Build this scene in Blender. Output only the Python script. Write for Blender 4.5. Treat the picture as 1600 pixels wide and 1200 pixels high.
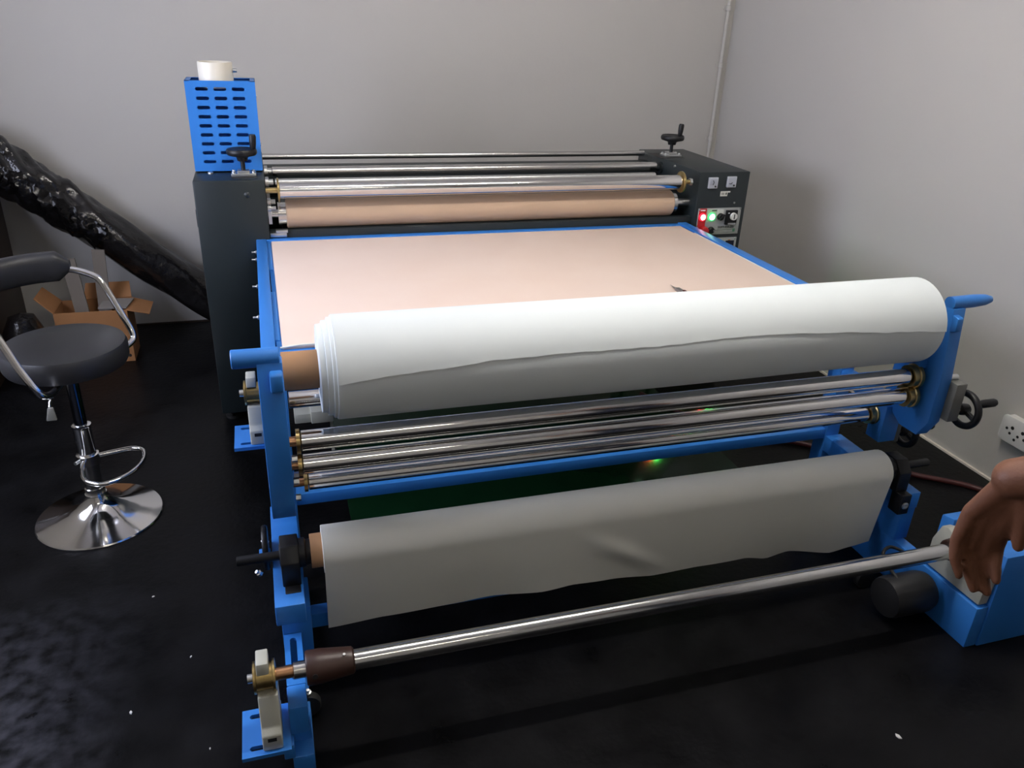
import bpy, bmesh, math, random
from mathutils import Vector, Matrix
random.seed(7)
scene = bpy.context.scene
for o in list(bpy.data.objects): bpy.data.objects.remove(o)

# ------------------------------------------------------------------ camera
cam_d = bpy.data.cameras.new('camera'); cam = bpy.data.objects.new('camera', cam_d)
scene.collection.objects.link(cam); scene.camera = cam
CAMH = 1.6
cam_d.sensor_fit = 'HORIZONTAL'; cam_d.sensor_width = 36.0; cam_d.lens = 36.0 * 1236.4 / 1600
cam_d.clip_start = 0.02
m = Matrix(((0.956448, 0.089588, -0.277814), (-0.289377, 0.415916, -0.862134), (0.038311, 0.904979, 0.423727))).to_4x4()
m.translation = (0, 0, CAMH); cam.matrix_world = m

# ------------------------------------------------------------------ view, world
vs = scene.view_settings
vs.view_transform = 'Standard'; vs.look = 'None'; vs.gamma = 1.0; vs.use_curve_mapping = False
vs.exposure = 1.0
world = bpy.data.worlds.new('world'); scene.world = world; world.use_nodes = True
world.node_tree.nodes['Background'].inputs[0].default_value = (0.55, 0.65, 0.8, 1)
world.node_tree.nodes['Background'].inputs[1].default_value = 0.3
TUBE_POWER = 86.0     # emission of the fluorescent tubes
DAY_POWER = 6.6       # daylight behind the frosted window glass

# ------------------------------------------------------------------ materials
MATS = {}
def mat(name, col, rough=0.5, metal=0.0, noise=0.0, nscale=20.0, bump=0.0, bscale=80.0, emit=None, estr=0.0,
        rnoise=0.0, spec=0.5, coat=0.0, stretch=None, col2=None):
    if name in MATS: return MATS[name]
    M = bpy.data.materials.new(name); M.use_nodes = True; nt = M.node_tree
    b = nt.nodes['Principled BSDF']
    b.inputs['Base Color'].default_value = (*col, 1); b.inputs['Roughness'].default_value = rough
    b.inputs['Metallic'].default_value = metal; b.inputs['Specular IOR Level'].default_value = spec
    b.inputs['Coat Weight'].default_value = coat
    tc = nt.nodes.new('ShaderNodeTexCoord'); mp = nt.nodes.new('ShaderNodeMapping')
    nt.links.new(tc.outputs['Object'], mp.inputs['Vector'])
    if stretch: mp.inputs['Scale'].default_value = stretch
    nz = nt.nodes.new('ShaderNodeTexNoise'); nz.inputs['Scale'].default_value = nscale; nz.inputs['Detail'].default_value = 4
    nt.links.new(mp.outputs['Vector'], nz.inputs['Vector'])
    if noise or col2:
        mx = nt.nodes.new('ShaderNodeMix'); mx.data_type = 'RGBA'
        c2 = col2 if col2 else tuple(max(0, c * (1 - noise)) for c in col)
        c1 = col if col2 else tuple(min(1, c * (1 + noise)) for c in col)
        mx.inputs[6].default_value = (*c1, 1); mx.inputs[7].default_value = (*c2, 1)
        nt.links.new(nz.outputs['Fac'], mx.inputs[0]); nt.links.new(mx.outputs[2], b.inputs['Base Color'])
    if rnoise:
        mr = nt.nodes.new('ShaderNodeMapRange'); mr.inputs[3].default_value = max(0.02, rough - rnoise); mr.inputs[4].default_value = rough + rnoise
        nt.links.new(nz.outputs['Fac'], mr.inputs[0]); nt.links.new(mr.outputs[0], b.inputs['Roughness'])
    if bump:
        n2 = nt.nodes.new('ShaderNodeTexNoise'); n2.inputs['Scale'].default_value = bscale; n2.inputs['Detail'].default_value = 5
        nt.links.new(mp.outputs['Vector'], n2.inputs['Vector'])
        bp = nt.nodes.new('ShaderNodeBump'); bp.inputs['Strength'].default_value = bump; bp.inputs['Distance'].default_value = 0.01
        nt.links.new(n2.outputs['Fac'], bp.inputs['Height']); nt.links.new(bp.outputs['Normal'], b.inputs['Normal'])
    if emit:
        b.inputs['Emission Color'].default_value = (*emit, 1); b.inputs['Emission Strength'].default_value = estr
    MATS[name] = M; return M

BLUE   = mat('blue_powder_coat', (0.030, 0.195, 0.60), 0.38, noise=0.06, nscale=9, bump=0.03, bscale=400)
SLATE  = mat('slate_grey_paint', (0.012, 0.018, 0.020), 0.42, noise=0.08, nscale=6, bump=0.03, bscale=500)
CHROME = mat('polished_chrome', (0.80, 0.79, 0.78), 0.10, 1.0, rnoise=0.03, nscale=30)
STEEL  = mat('turned_steel', (0.66, 0.65, 0.63), 0.22, 1.0, rnoise=0.06, nscale=60)
ZINC   = mat('zinc_plated_steel', (0.62, 0.63, 0.62), 0.35, 1.0, noise=0.1, nscale=40)
BRASS  = mat('yellow_passivated_metal', (0.50, 0.37, 0.16), 0.28, 1.0, noise=0.25, nscale=25)
COPPER = mat('coppery_shaft_end', (0.55, 0.30, 0.16), 0.28, 1.0, noise=0.2, nscale=25)
BLACK  = mat('black_plastic', (0.008, 0.008, 0.009), 0.42, spec=0.35, bump=0.03, bscale=300)
RUBBER = mat('black_rubber', (0.010, 0.010, 0.010), 0.65)
GREYC  = mat('cream_grey_cast_paint', (0.47, 0.47, 0.40), 0.45, noise=0.06, nscale=12, bump=0.04, bscale=200)
BROWN  = mat('brown_bakelite_collar', (0.036, 0.015, 0.010), 0.42, noise=0.25, nscale=18)
PVC    = mat('cream_pvc', (0.72, 0.67, 0.56), 0.4, noise=0.03)
FELT   = mat('pinkish_beige_felt', (0.72, 0.555, 0.455), 0.9, noise=0.07, nscale=3.2, bump=0.06, bscale=600, col2=(0.78, 0.645, 0.56))
ROLLF  = mat('beige_felt_sleeve', (0.50, 0.355, 0.245), 0.85, noise=0.06, nscale=5, bump=0.05, bscale=500)
PAPER  = mat('white_transfer_paper', (0.765, 0.815, 0.815), 0.62, noise=0.012, nscale=6, bump=0.015, bscale=9)
PAPER2 = mat('off_white_paper', (0.78, 0.78, 0.71), 0.6, noise=0.03, nscale=4, bump=0.05, bscale=5)
CARD   = mat('brown_card_tube', (0.36, 0.19, 0.085), 0.75, noise=0.08, nscale=20)
CARDB  = mat('corrugated_cardboard', (0.33, 0.150, 0.055), 0.8, noise=0.12, nscale=14)
CARDG  = mat('dull_grey_board', (0.17, 0.145, 0.12), 0.85, noise=0.12, nscale=10)
GREENM = mat('dark_green_vinyl', (0.004, 0.022, 0.008), 0.13, noise=0.3, nscale=8, rnoise=0.02, spec=0.15)
WALLM  = mat('matt_grey_wall_paint', (0.50, 0.482, 0.450), 0.72, noise=0.025, nscale=1.7, bump=0.05, bscale=55)
CEILM  = mat('white_ceiling_paint', (0.62, 0.60, 0.58), 0.8)
TRIMM  = mat('pale_skirting_bead', (0.72, 0.66, 0.58), 0.45, noise=0.15, nscale=22)
WHITEP = mat('white_plastic', (0.74, 0.73, 0.69), 0.35)
SEATM  = mat('black_vinyl_upholstery', (0.022, 0.022, 0.024), 0.42, bump=0.06, bscale=350)
BAGM   = mat('black_polythene_wrap', (0.008, 0.007, 0.007), 0.15, bump=0.8, bscale=19, rnoise=0.05)
DARKW  = mat('dark_brown_wood', (0.030, 0.018, 0.012), 0.5, noise=0.25, nscale=5, stretch=(1, 1, 12))
PANEL  = mat('brushed_grey_plate', (0.42, 0.43, 0.42), 0.4, 0.35, noise=0.05)
REDM   = mat('red_enamel', (0.42, 0.012, 0.016), 0.4)
REDLAMP = mat('lit_red_lamp', (0.8, 0.1, 0.1), 0.3, emit=(1.0, 0.55, 0.5), estr=6)
REDRIM = mat('glowing_red_rim', (0.6, 0.01, 0.02), 0.3, emit=(1.0, 0.02, 0.05), estr=0.8)
GRNLAMP = mat('lit_green_lamp', (0.2, 0.8, 0.3), 0.3, emit=(0.55, 1.0, 0.68), estr=6)
GRNRIM = mat('glowing_green_rim', (0.05, 0.5, 0.15), 0.3, emit=(0.05, 0.8, 0.2), estr=0.7)
HOSE   = mat('dark_red_hose', (0.05, 0.006, 0.006), 0.45)
INK    = mat('dark_print', (0.02, 0.025, 0.022), 0.6)
PALEG  = mat('pale_green_print', (0.42, 0.60, 0.40), 0.5)
WPRINT = mat('white_print', (0.8, 0.8, 0.8), 0.5)
SKIN   = mat('brown_skin', (0.16, 0.062, 0.030), 0.55, noise=0.12, nscale=25, bump=0.08, bscale=220)
SHIRT  = mat('black_cotton', (0.010, 0.010, 0.012), 0.9, bump=0.1, bscale=300)
TROUS  = mat('navy_denim', (0.012, 0.016, 0.030), 0.9, bump=0.1, bscale=300)
HAIR   = mat('black_hair', (0.006, 0.005, 0.005), 0.6, bump=0.4, bscale=250)
SCRAP  = mat('white_scrap', (0.75, 0.73, 0.68), 0.7)
TUBEM  = mat('lit_fluorescent_tube', (0.9, 0.9, 0.9), 0.4, emit=(1.0, 0.955, 0.90), estr=TUBE_POWER)
FILL_TUBE  = mat('added_warm_fill_tube', (0.9, 0.9, 0.9), 0.4, emit=(1.0, 0.93, 0.80), estr=TUBE_POWER * .20)
GLASSM = mat('daylit_frosted_glass', (0.7, 0.75, 0.85), 0.3, emit=(0.74, 0.79, 1.0), estr=DAY_POWER)

def floor_mat():
    M = bpy.data.materials.new('glossy_black_floor'); M.use_nodes = True; nt = M.node_tree; b = nt.nodes['Principled BSDF']
    tc = nt.nodes.new('ShaderNodeTexCoord')
    n1 = nt.nodes.new('ShaderNodeTexNoise'); n1.inputs['Scale'].default_value = 5.5; n1.inputs['Detail'].default_value = 8; n1.inputs['Roughness'].default_value = 0.65
    n2 = nt.nodes.new('ShaderNodeTexNoise'); n2.inputs['Scale'].default_value = 46; n2.inputs['Detail'].default_value = 6
    for n in (n1, n2): nt.links.new(tc.outputs['Object'], n.inputs['Vector'])
    cr = nt.nodes.new('ShaderNodeValToRGB')
    cr.color_ramp.elements[0].position = 0.35; cr.color_ramp.elements[0].color = (0.0025, 0.0025, 0.0028, 1)
    cr.color_ramp.elements[1].position = 0.75; cr.color_ramp.elements[1].color = (0.008, 0.008, 0.009, 1)
    nt.links.new(n1.outputs['Fac'], cr.inputs[0])
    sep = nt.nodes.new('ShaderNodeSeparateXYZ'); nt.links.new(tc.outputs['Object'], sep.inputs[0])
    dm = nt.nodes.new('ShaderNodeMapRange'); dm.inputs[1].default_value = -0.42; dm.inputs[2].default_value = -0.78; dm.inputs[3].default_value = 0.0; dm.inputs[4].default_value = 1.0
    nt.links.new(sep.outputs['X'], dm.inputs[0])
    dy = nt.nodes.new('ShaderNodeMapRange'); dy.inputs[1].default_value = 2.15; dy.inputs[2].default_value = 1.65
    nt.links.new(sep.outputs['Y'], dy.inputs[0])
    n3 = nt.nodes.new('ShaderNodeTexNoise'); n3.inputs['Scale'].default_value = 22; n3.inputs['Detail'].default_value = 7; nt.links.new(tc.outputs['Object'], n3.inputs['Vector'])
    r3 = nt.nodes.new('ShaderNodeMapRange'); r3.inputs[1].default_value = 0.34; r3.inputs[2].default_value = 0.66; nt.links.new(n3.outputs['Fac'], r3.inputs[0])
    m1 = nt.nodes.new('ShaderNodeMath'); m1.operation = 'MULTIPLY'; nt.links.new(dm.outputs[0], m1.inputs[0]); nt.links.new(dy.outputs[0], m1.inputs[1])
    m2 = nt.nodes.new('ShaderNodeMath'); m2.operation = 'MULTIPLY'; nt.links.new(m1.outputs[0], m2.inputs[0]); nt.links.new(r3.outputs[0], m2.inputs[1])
    dusty_sheen = nt.nodes.new('ShaderNodeMix'); dusty_sheen.data_type = 'RGBA'; dusty_sheen.inputs[7].default_value = (0.050, 0.050, 0.062, 1)  # bluish light sheen painted into the colour of the dusty left floor
    nt.links.new(m2.outputs[0], dusty_sheen.inputs[0]); nt.links.new(cr.outputs[0], dusty_sheen.inputs[6]); nt.links.new(dusty_sheen.outputs[2], b.inputs['Base Color'])
    mr = nt.nodes.new('ShaderNodeMapRange'); mr.inputs[1].default_value = 0.3; mr.inputs[2].default_value = 0.75
    mr.inputs[3].default_value = 0.26; mr.inputs[4].default_value = 0.44
    nt.links.new(n1.outputs['Fac'], mr.inputs[0]); nt.links.new(mr.outputs[0], b.inputs['Roughness'])
    bp = nt.nodes.new('ShaderNodeBump'); bp.inputs['Strength'].default_value = 0.13; bp.inputs['Distance'].default_value = 0.01
    nt.links.new(n2.outputs['Fac'], bp.inputs['Height']); nt.links.new(bp.outputs['Normal'], b.inputs['Normal'])
    b.inputs['Specular IOR Level'].default_value = 0.10
    return M
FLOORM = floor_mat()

# ------------------------------------------------------------------ mesh helpers
def B(): return bmesh.new()
def box(bm, x0, x1, y0, y1, z0, z1, rot=None, piv=None):
    vs_ = []
    for z in (z0, z1):
        for x, y in ((x0, y0), (x1, y0), (x1, y1), (x0, y1)):
            p = Vector((x, y, z))
            if rot is not None: p = rot @ (p - Vector(piv)) + Vector(piv)
            vs_.append(bm.verts.new(p))
    for f in ((3, 2, 1, 0), (4, 5, 6, 7), (0, 1, 5, 4), (1, 2, 6, 5), (2, 3, 7, 6), (3, 0, 4, 7)): bm.faces.new([vs_[i] for i in f])
    return bm
def frame(d):
    d = d.normalized(); a = Vector((0, 0, 1)) if abs(d.z) < 0.9 else Vector((1, 0, 0))
    u = d.cross(a).normalized(); return u, d.cross(u).normalized()
def lathe(bm, prof, org, ax, seg=28, cap=True):
    """prof: (radius, height along ax)"""
    org = Vector(org); ax = Vector(ax).normalized(); u, v = frame(ax); rings = []
    for r, h in prof:
        c = org + ax * h
        rings.append([bm.verts.new(c + (u * math.cos(2 * math.pi * i / seg) + v * math.sin(2 * math.pi * i / seg)) * max(r, 1e-5)) for i in range(seg)])
    for a, b in zip(rings, rings[1:]):
        for i in range(seg):
            j = (i + 1) % seg; bm.faces.new((a[i], a[j], b[j], b[i]))
    if cap:
        bm.faces.new(rings[0][::-1]); bm.faces.new(rings[-1])
    return bm
def cyl(bm, p0, p1, r, seg=24, ch=0.0):
    p0 = Vector(p0); p1 = Vector(p1); L = (p1 - p0).length
    pr = [(r, 0), (r, L)] if not ch else [(r - ch, 0), (r, ch), (r, L - ch), (r - ch, L)]
    return lathe(bm, pr, p0, p1 - p0, seg)
def spline(pts, n=8):
    pts = [Vector(p) for p in pts]; P = [2 * pts[0] - pts[1]] + pts + [2 * pts[-1] - pts[-2]]; out = []
    for i in range(1, len(P) - 2):
        a, b, c, d = P[i - 1], P[i], P[i + 1], P[i + 2]
        for k in range(n):
            t = k / n
            out.append(0.5 * ((2 * b) + (c - a) * t + (2 * a - 5 * b + 4 * c - d) * t * t + (3 * b - a - 3 * c + d) * t ** 3))
    out.append(pts[-1]); return out
def tube(bm, pts, r, seg=12, closed=False, radii=None):
    n = len(pts); pts = [Vector(p) for p in pts]; rings = []; u = None
    for i in range(n):
        if closed: t = pts[(i + 1) % n] - pts[i - 1]
        else: t = pts[min(i + 1, n - 1)] - pts[max(i - 1, 0)]
        t.normalize()
        if u is None: u, v = frame(t)
        else:
            u = (u - t * u.dot(t)).normalized(); v = t.cross(u)
        rr = radii[i] if radii else r
        rings.append([bm.verts.new(pts[i] + (u * math.cos(2 * math.pi * k / seg) + t.cross(u) * math.sin(2 * math.pi * k / seg)) * rr) for k in range(seg)])
    m_ = n if closed else n - 1
    for i in range(m_):
        a = rings[i]; b = rings[(i + 1) % n]
        for k in range(seg):
            j = (k + 1) % seg; bm.faces.new((a[k], a[j], b[j], b[k]))
    if not closed: bm.faces.new(rings[0][::-1]); bm.faces.new(rings[-1])
    return bm
def prism(bm, pts, a0, a1, axis='x'):
    """polygon extruded along an axis; pts are (y,z) for x, (x,z) for y, (x,y) for z"""
    def P(a, p):
        return {'x': (a, p[0], p[1]), 'y': (p[0], a, p[1]), 'z': (p[0], p[1], a)}[axis]
    A = [bm.verts.new(P(a0, p)) for p in pts]; Bv = [bm.verts.new(P(a1, p)) for p in pts]; n = len(pts)
    bm.faces.new(A[::-1]); bm.faces.new(Bv)
    for i in range(n):
        j = (i + 1) % n; bm.faces.new((A[i], A[j], Bv[j], Bv[i]))
    return bm
def slot_panel(bm, O, U, V, th, cells, skip=()):
    """plate in the plane O + u*U + v*V (unit vectors), thickness th along U x V backwards; cells: (u0,u1,v0,v1, hole half-width, hole half-height)"""
    O = Vector(O); U = Vector(U); V = Vector(V); N = U.cross(V)
    for (u0, u1, v0, v1, hw, hh) in cells:
        cu, cv = (u0 + u1) / 2, (v0 + v1) / 2; K = 20; inn = []; out = []
        for k in range(K):
            a = 2 * math.pi * (k + 0.5) / K; c, s = math.cos(a), math.sin(a)
            # stadium
            if hw >= hh: iu, iv = (hw - hh) * (1 if c > 0 else -1) + hh * c, hh * s
            else: iu, iv = hw * c, (hh - hw) * (1 if s > 0 else -1) + hw * s
            inn.append((cu + iu, cv + iv))
            hu, hv = (u1 - u0) / 2, (v1 - v0) / 2
            t = 1 / max(abs(c), abs(s)); out.append((cu + hu * c * t, cv + hv * s * t))
        # snap the corners of the outer ring
        for q in range(4):
            a = math.pi / 4 + q * math.pi / 2; k = int(a / (2 * math.pi) * K)
            out[k] = (cu + (1 if math.cos(a) > 0 else -1) * (u1 - u0) / 2, cv + (1 if math.sin(a) > 0 else -1) * (v1 - v0) / 2)
        W = lambda p, d: bm.verts.new(O + U * p[0] + V * p[1] - N * d)
        fi = [W(p, 0) for p in inn]; fo = [W(p, 0) for p in out]; bi = [W(p, th) for p in inn]; bo = [W(p, th) for p in out]
        for k in range(K):
            j = (k + 1) % K
            bm.faces.new((fo[k], fo[j], fi[j], fi[k])); bm.faces.new((bo[j], bo[k], bi[k], bi[j]))
            bm.faces.new((fi[k], fi[j], bi[j], bi[k])); bm.faces.new((fo[j], fo[k], bo[k], bo[j]))
    return bm
def bev(bm, w, seg=2, ang=30):
    bmesh.ops.remove_doubles(bm, verts=bm.verts, dist=1e-6); bm.normal_update()
    es = [e for e in bm.edges if len(e.link_faces) == 2 and e.calc_face_angle(0) > math.radians(ang)]
    if es: bmesh.ops.bevel(bm, geom=es, offset=w, segments=seg, affect='EDGES', profile=0.5, clamp_overlap=True)
    return bm
COL = scene.collection
def root_loc(o):
    v = Vector((0, 0, 0))
    while o is not None: v += o.location; o = o.parent
    return v
def obj(name, bm, material, parent=None, smooth=True, label=None, org=None):
    me = bpy.data.meshes.new(name); bmesh.ops.recalc_face_normals(bm, faces=bm.faces)
    off = root_loc(parent) if parent else Vector(org) if org else Vector((0, 0, 0))
    if off.length: bmesh.ops.translate(bm, verts=bm.verts, vec=-off)
    bm.to_mesh(me); bm.free()
    if smooth:
        me.polygons.foreach_set('use_smooth', [True] * len(me.polygons))
        try: me.set_sharp_from_angle(angle=math.radians(38))
        except Exception: pass
    me.materials.append(material)
    o = bpy.data.objects.new(name, me); COL.objects.link(o)
    if parent: o.parent = parent
    elif org: o.location = org
    if label: o['label'] = label
    return o
def thing(name, label, cat, loc, group=None):
    o = bpy.data.objects.new(name, None); COL.objects.link(o); o.location = loc; o.empty_display_size = 0.1
    o['label'] = label; o['category'] = cat
    if group: o['group'] = group
    return o
def tag(o, label, cat, group=None):
    o['label'] = label; o['category'] = cat
    if group: o['group'] = group
    return o
def struct(name, bm, material, label=None, parent=None, smooth=False):
    o = obj(name, bm, material, parent, smooth)
    if parent is None: o['kind'] = 'structure'
    if label: o['label'] = label
    return o
def text_mesh(name, s, size, origin, U, V, material, parent, th=0.0006):
    cu = bpy.data.curves.new(name, 'FONT'); cu.body = s; cu.size = size; cu.align_x = 'CENTER'; cu.align_y = 'CENTER'; cu.extrude = th
    t = bpy.data.objects.new(name, cu); COL.objects.link(t)
    dg = bpy.context.evaluated_depsgraph_get(); me = bpy.data.meshes.new_from_object(t.evaluated_get(dg))
    bpy.data.objects.remove(t)
    U = Vector(U); V = Vector(V); N = U.cross(V); o3 = Vector(origin) - root_loc(parent)
    for v in me.vertices: v.co = o3 + U * v.co.x + V * v.co.y + N * v.co.z
    me.materials.clear(); me.materials.append(material)
    o = bpy.data.objects.new(name, me); COL.objects.link(o); o.parent = parent; return o

# ------------------------------------------------------------------ room
XL, XR, YF, YB, ZC = -1.75, 2.65, -2.6, 4.40, 2.85
struct('floor', box(B(), XL - .1, XR + .1, YF - .1, YB + .1, -.1, 0), FLOORM, 'glossy black floor with scuffs and a dusty patch painted with bluish sheen')
struct('ceiling', box(B(), XL - .1, XR + .1, YF - .1, YB + .1, ZC, ZC + .1), CEILM, 'plain pale ceiling')
struct('wall_back', box(B(), XL - .1, XR + .1, YB, YB + .1, 0, ZC), WALLM, 'matt grey painted wall behind the machine')
struct('wall_right', box(B(), XR, XR + .1, YF - .1, YB, 0, ZC), WALLM, 'matt grey painted wall right of the machine')
struct('wall_front', box(B(), XL - .1, XR, YF - .1, YF, 0, ZC), WALLM)
# left wall with a window
WY0, WY1, WZ0, WZ1 = 1.30, 3.00, 1.0, 2.15
w = B()
box(w, XL - .1, XL, YF - .1, WY0, 0, ZC); box(w, XL - .1, XL, WY1, YB, 0, ZC); box(w, XL - .1, XL, WY0, WY1, WZ1, ZC); box(w, XL - .1, XL, WY0, WY1, 0, WZ0)
struct('wall_left', w, WALLM, 'matt grey painted wall with a frosted window')
fb_ = B(); ym = (WY0 + WY1) / 2
for a_ in ((WY0, WY0 + .05, WZ0, WZ1), (WY1 - .05, WY1, WZ0, WZ1), (WY0 + .05, WY1 - .05, WZ1 - .05, WZ1), (WY0 + .05, WY1 - .05, WZ0, WZ0 + .05), (ym - .025, ym + .025, WZ0 + .05, WZ1 - .05)):
    box(fb_, XL - .07, XL - .02, *a_)
d = struct('window_1', bev(fb_, .004), WHITEP, 'white framed window with two frosted panes')
for a_, b_ in ((WY0 + .05, ym - .025), (ym + .025, WY1 - .05)):
    obj('pane', box(B(), XL - .05, XL - .04, a_, b_, WZ0 + .05, WZ1 - .05), GLASSM, d, smooth=False)
# thin pale bead where wall meets floor
tb = B()
for k in range(5):
    y0 = YF + k * 1.4; tb = box(tb, XR - .012, XR, y0, min(y0 + 1.394, YB), 0, .008)
struct('baseboard_right', tb, TRIMM, 'thin pale bead along the foot of the right wall')
struct('baseboard_back', box(B(), XL, XR - .012, YB - .012, YB, 0, .008), DARKW)  # shade at the foot of the back wall put into this bead's dark colour
# ceiling lamps
def batten(x, y, L, tm, label):
    t = thing('fluorescent_batten', label, 'ceiling light', (x, y, ZC), 'fluorescent battens on the ceiling')
    obj('housing', bev(box(B(), x - L / 2, x + L / 2, y - .05, y + .05, ZC - .045, ZC), .006), WHITEP, t)
    for s in (-1, 1):
        obj('lamp_holder', bev(box(B(), x + s * (L / 2 - .012) - .012, x + s * (L / 2 - .012) + .012, y - .03, y + .03, ZC - .09, ZC - .045), .004), WHITEP, t)
    obj('tube', cyl(B(), (x - L / 2 + .024, y, ZC - .072), (x + L / 2 - .024, y, ZC - .072), .017, 16), tm, t)
batten(1.0, 1.66, 1.5, TUBEM, 'lit white fluorescent batten on the ceiling above the machine front')
batten(0.5, -1.1, 1.2, FILL_TUBE, 'dim fill batten added on the ceiling behind the camera')  # unseen fill lamp, added to brighten the hanging sheet from the front

# conduit in the corner
cd = thing('conduit_pipe', 'thin grey painted conduit pipe running up the corner', 'pipe', (2.600, YB - .014, 0))
obj('pipe', cyl(B(), (2.605, YB - .014, .0), (2.605, YB - .014, ZC), .011, 16), WALLM, cd)
for z in (.62, .95, 1.36, 1.66, 2.3):
    bm_ = lathe(B(), [(.0115, 0), (.0145, .002), (.0145, .026), (.0115, .028)], (2.605, YB - .014, z), (0, 0, 1), 16)
    obj('saddle', box(bm_, 2.58, 2.63, YB - .004, YB, z + .004, z + .024), WALLM, cd)

# ------------------------------------------------------------------ the rotary heat press
XC = .895
hp = thing('heat_press', 'large blue and slate grey rotary heat press with felt feed table', 'machine', (XC, 2.4, 0))
TZ = .77
def HP(name, bm, m_, parent=None, label=None, bw=0.0, smooth=True):
    if bw: bev(bm, bw)
    return obj(name, bm, m_, parent or hp, smooth, label)
# --- side cabinets
cab_l = HP('side_cabinet', box(B(), -.249, .006, 3.145, 3.80, .04, 1.0), SLATE, label='slate grey left side cabinet', bw=.005)
cab_r = HP('side_cabinet', box(B(), 1.842, 2.095, 3.145, 3.78, .04, 1.0), SLATE, label='slate grey right side cabinet with the controls', bw=.005)
for c, x0, x1 in ((cab_l, -.249, .006), (cab_r, 1.842, 2.095)):
    for xx in (x0 + .04, x1 - .04):
        for yy in (3.2, 3.72):
            HP('foot', lathe(B(), [(.03, 0), (.03, .012), (.012, .015), (.012, .045)], (xx, yy, 0), (0, 0, 1), 16), RUBBER, c)
# latch and screws on the left cabinet
lt = prism(B(), [(3.30, .79), (3.33, .79), (3.33, .86), (3.30, .86)], -.263, -.247); HP('latch', lt, BLACK, cab_l, bw=.003)
for p in ((-.062, .945),):
    HP('screw', lathe(B(), [(.011, 0), (.011, .002), (.006, .006), (.001, .0065)], (p[0], 3.146, p[1]), (0, -1, 0), 16), SLATE, cab_l)
HP('hinge_screw', lathe(B(), [(.007, 0), (.006, .004), (.001, .005)], (-.245, 3.2, .27), (-1, 0, 0), 12), ZINC, cab_l)
# top slot bearing block + hand wheel
def top_wheel(x, y, cab, bx):
    HP('slot', box(B(), x - .075 if bx else x - .045, x + .05, y - .05, y + .1 if bx else y + .045, 1.0, 1.0012), RUBBER, cab, smooth=False)
    bb = box(B(), x - .045, x + .045, y - .028, y + .028, 1.0012, 1.012)
    box(bb, x - .022, x + .022, y - .022, y + .022, 1.012, 1.022)
    for sx in (-1, 1):
        for sy in (-1, 1): cyl(bb, (x + sx * .036, y + sy * .018, 1.012), (x + sx * .036, y + sy * .018, 1.019), .006, 8)
    HP('bearing_block', bb, ZINC, cab, bw=.0012)
    hw = lathe(B(), [(.008, 1.022), (.008, 1.055), (.018, 1.056), (.022, 1.07), (.052, 1.078), (.056, 1.084), (.056, 1.094), (.052, 1.10), (.030, 1.092), (.018, 1.092), (.014, 1.096), (.001, 1.096)], (x, y, 0), (0, 0, 1), 28)
    HP('hand_wheel', hw, BLACK, cab)
    hx, hy = x + .042, y + .008
    HP('crank_handle', lathe(B(), [(.007, 1.092), (.010, 1.10), (.0125, 1.12), (.013, 1.145), (.010, 1.152), (.001, 1.153)], (hx - .055, hy, 0), (.05, 0, 1), 16), BLACK, cab)
top_wheel(-.068, 3.235, cab_l, False)
top_wheel(1.905, 3.555, cab_r, True)
# --- vented blue box on the left cabinet, with the extraction pipe stub
vb = HP('vented_housing', B(), BLUE, label='bright blue sheet metal housing with three columns of slots')
b_ = B(); x0, x1, y0, y1, z0, z1 = -.245, .003, 3.305, 3.46, 1.006, 1.333
cells = []
fw, fh = x1 - x0, z1 - z0
cu = (.0, .094, .162, fw)          # column borders
cols = [(.026, .089), (.089, .154), (.154, .218)]
rows0, rowh = .0196, .03275
slot_panel(b_, (x0, y0, z0), (1, 0, 0), (0, 0, 1), .002, [(c0, c1, rows0 + r * rowh, rows0 + (r + 1) * rowh, .0225, .0064) for r in range(9) for (c0, c1) in cols])
top = rows0 + 9 * rowh
for a, b, c, d_ in ((0, .026, 0, fh), (.218, fw, 0, fh), (.026, .218, 0, rows0), (.026, .218, top, fh)):
    box(b_, x0 + a, x0 + b, y0, y0 + .002, z0 + c, z0 + d_)
box(b_, x0, x0 + .002, y0 + .002, y1, z0, z1); box(b_, x1 - .002, x1, y0 + .002, y1, z0, z1); box(b_, x0, x1, y1 - .002, y1, z0, z1)
box(b_, x0, x1, y0 + .002, y1, z0, z0 + .002)
# folded rim at the top
for a in ((x0, x0 + .018, y0, y1), (x1 - .018, x1, y0, y1), (x0, x1, y1 - .014, y1)): box(b_, a[0], a[1], a[2], a[3], z1 - .002, z1)
b_.to_mesh(vb.data); b_.free()
vb.data.transform(Matrix.Translation(-hp.location)); vb.data.materials.clear(); vb.data.materials.append(BLUE)
HP('fan_shelf', box(B(), x0 + .004, x1 - .004, y0 + .016, y1 - .004, z1 - .012, z1 - .009), BLUE, vb, smooth=False)
HP('extraction_pipe', lathe(B(), [(.056, 1.304), (.0625, 1.304), (.0625, 1.392), (.0615, 1.394), (.058, 1.394), (.056, 1.39), (.056, 1.304)], (-.135, 3.385, 0), (0, 0, 1), 40, cap=False), PVC, vb, 'cream plastic extraction pipe stub')
HP('hose_clip', cyl(B(), (-.072, 3.37, 1.365), (-.058, 3.37, 1.365), .007, 12), ZINC, vb)
for z in (1.28, 1.10):
    HP('screw', lathe(B(), [(.006, 0), (.006, .003), (.001, .005)], (x1, 3.33, z), (1, 0, 0), 12), ZINC, vb)
for x in (-.19, -.05):
    HP('mounting_bolt', lathe(B(), [(.011, 0), (.011, .005), (.005, .007), (.001, .007)], (x, 3.29, 1.0), (0, 0, 1), 8), ZINC, vb)
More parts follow.
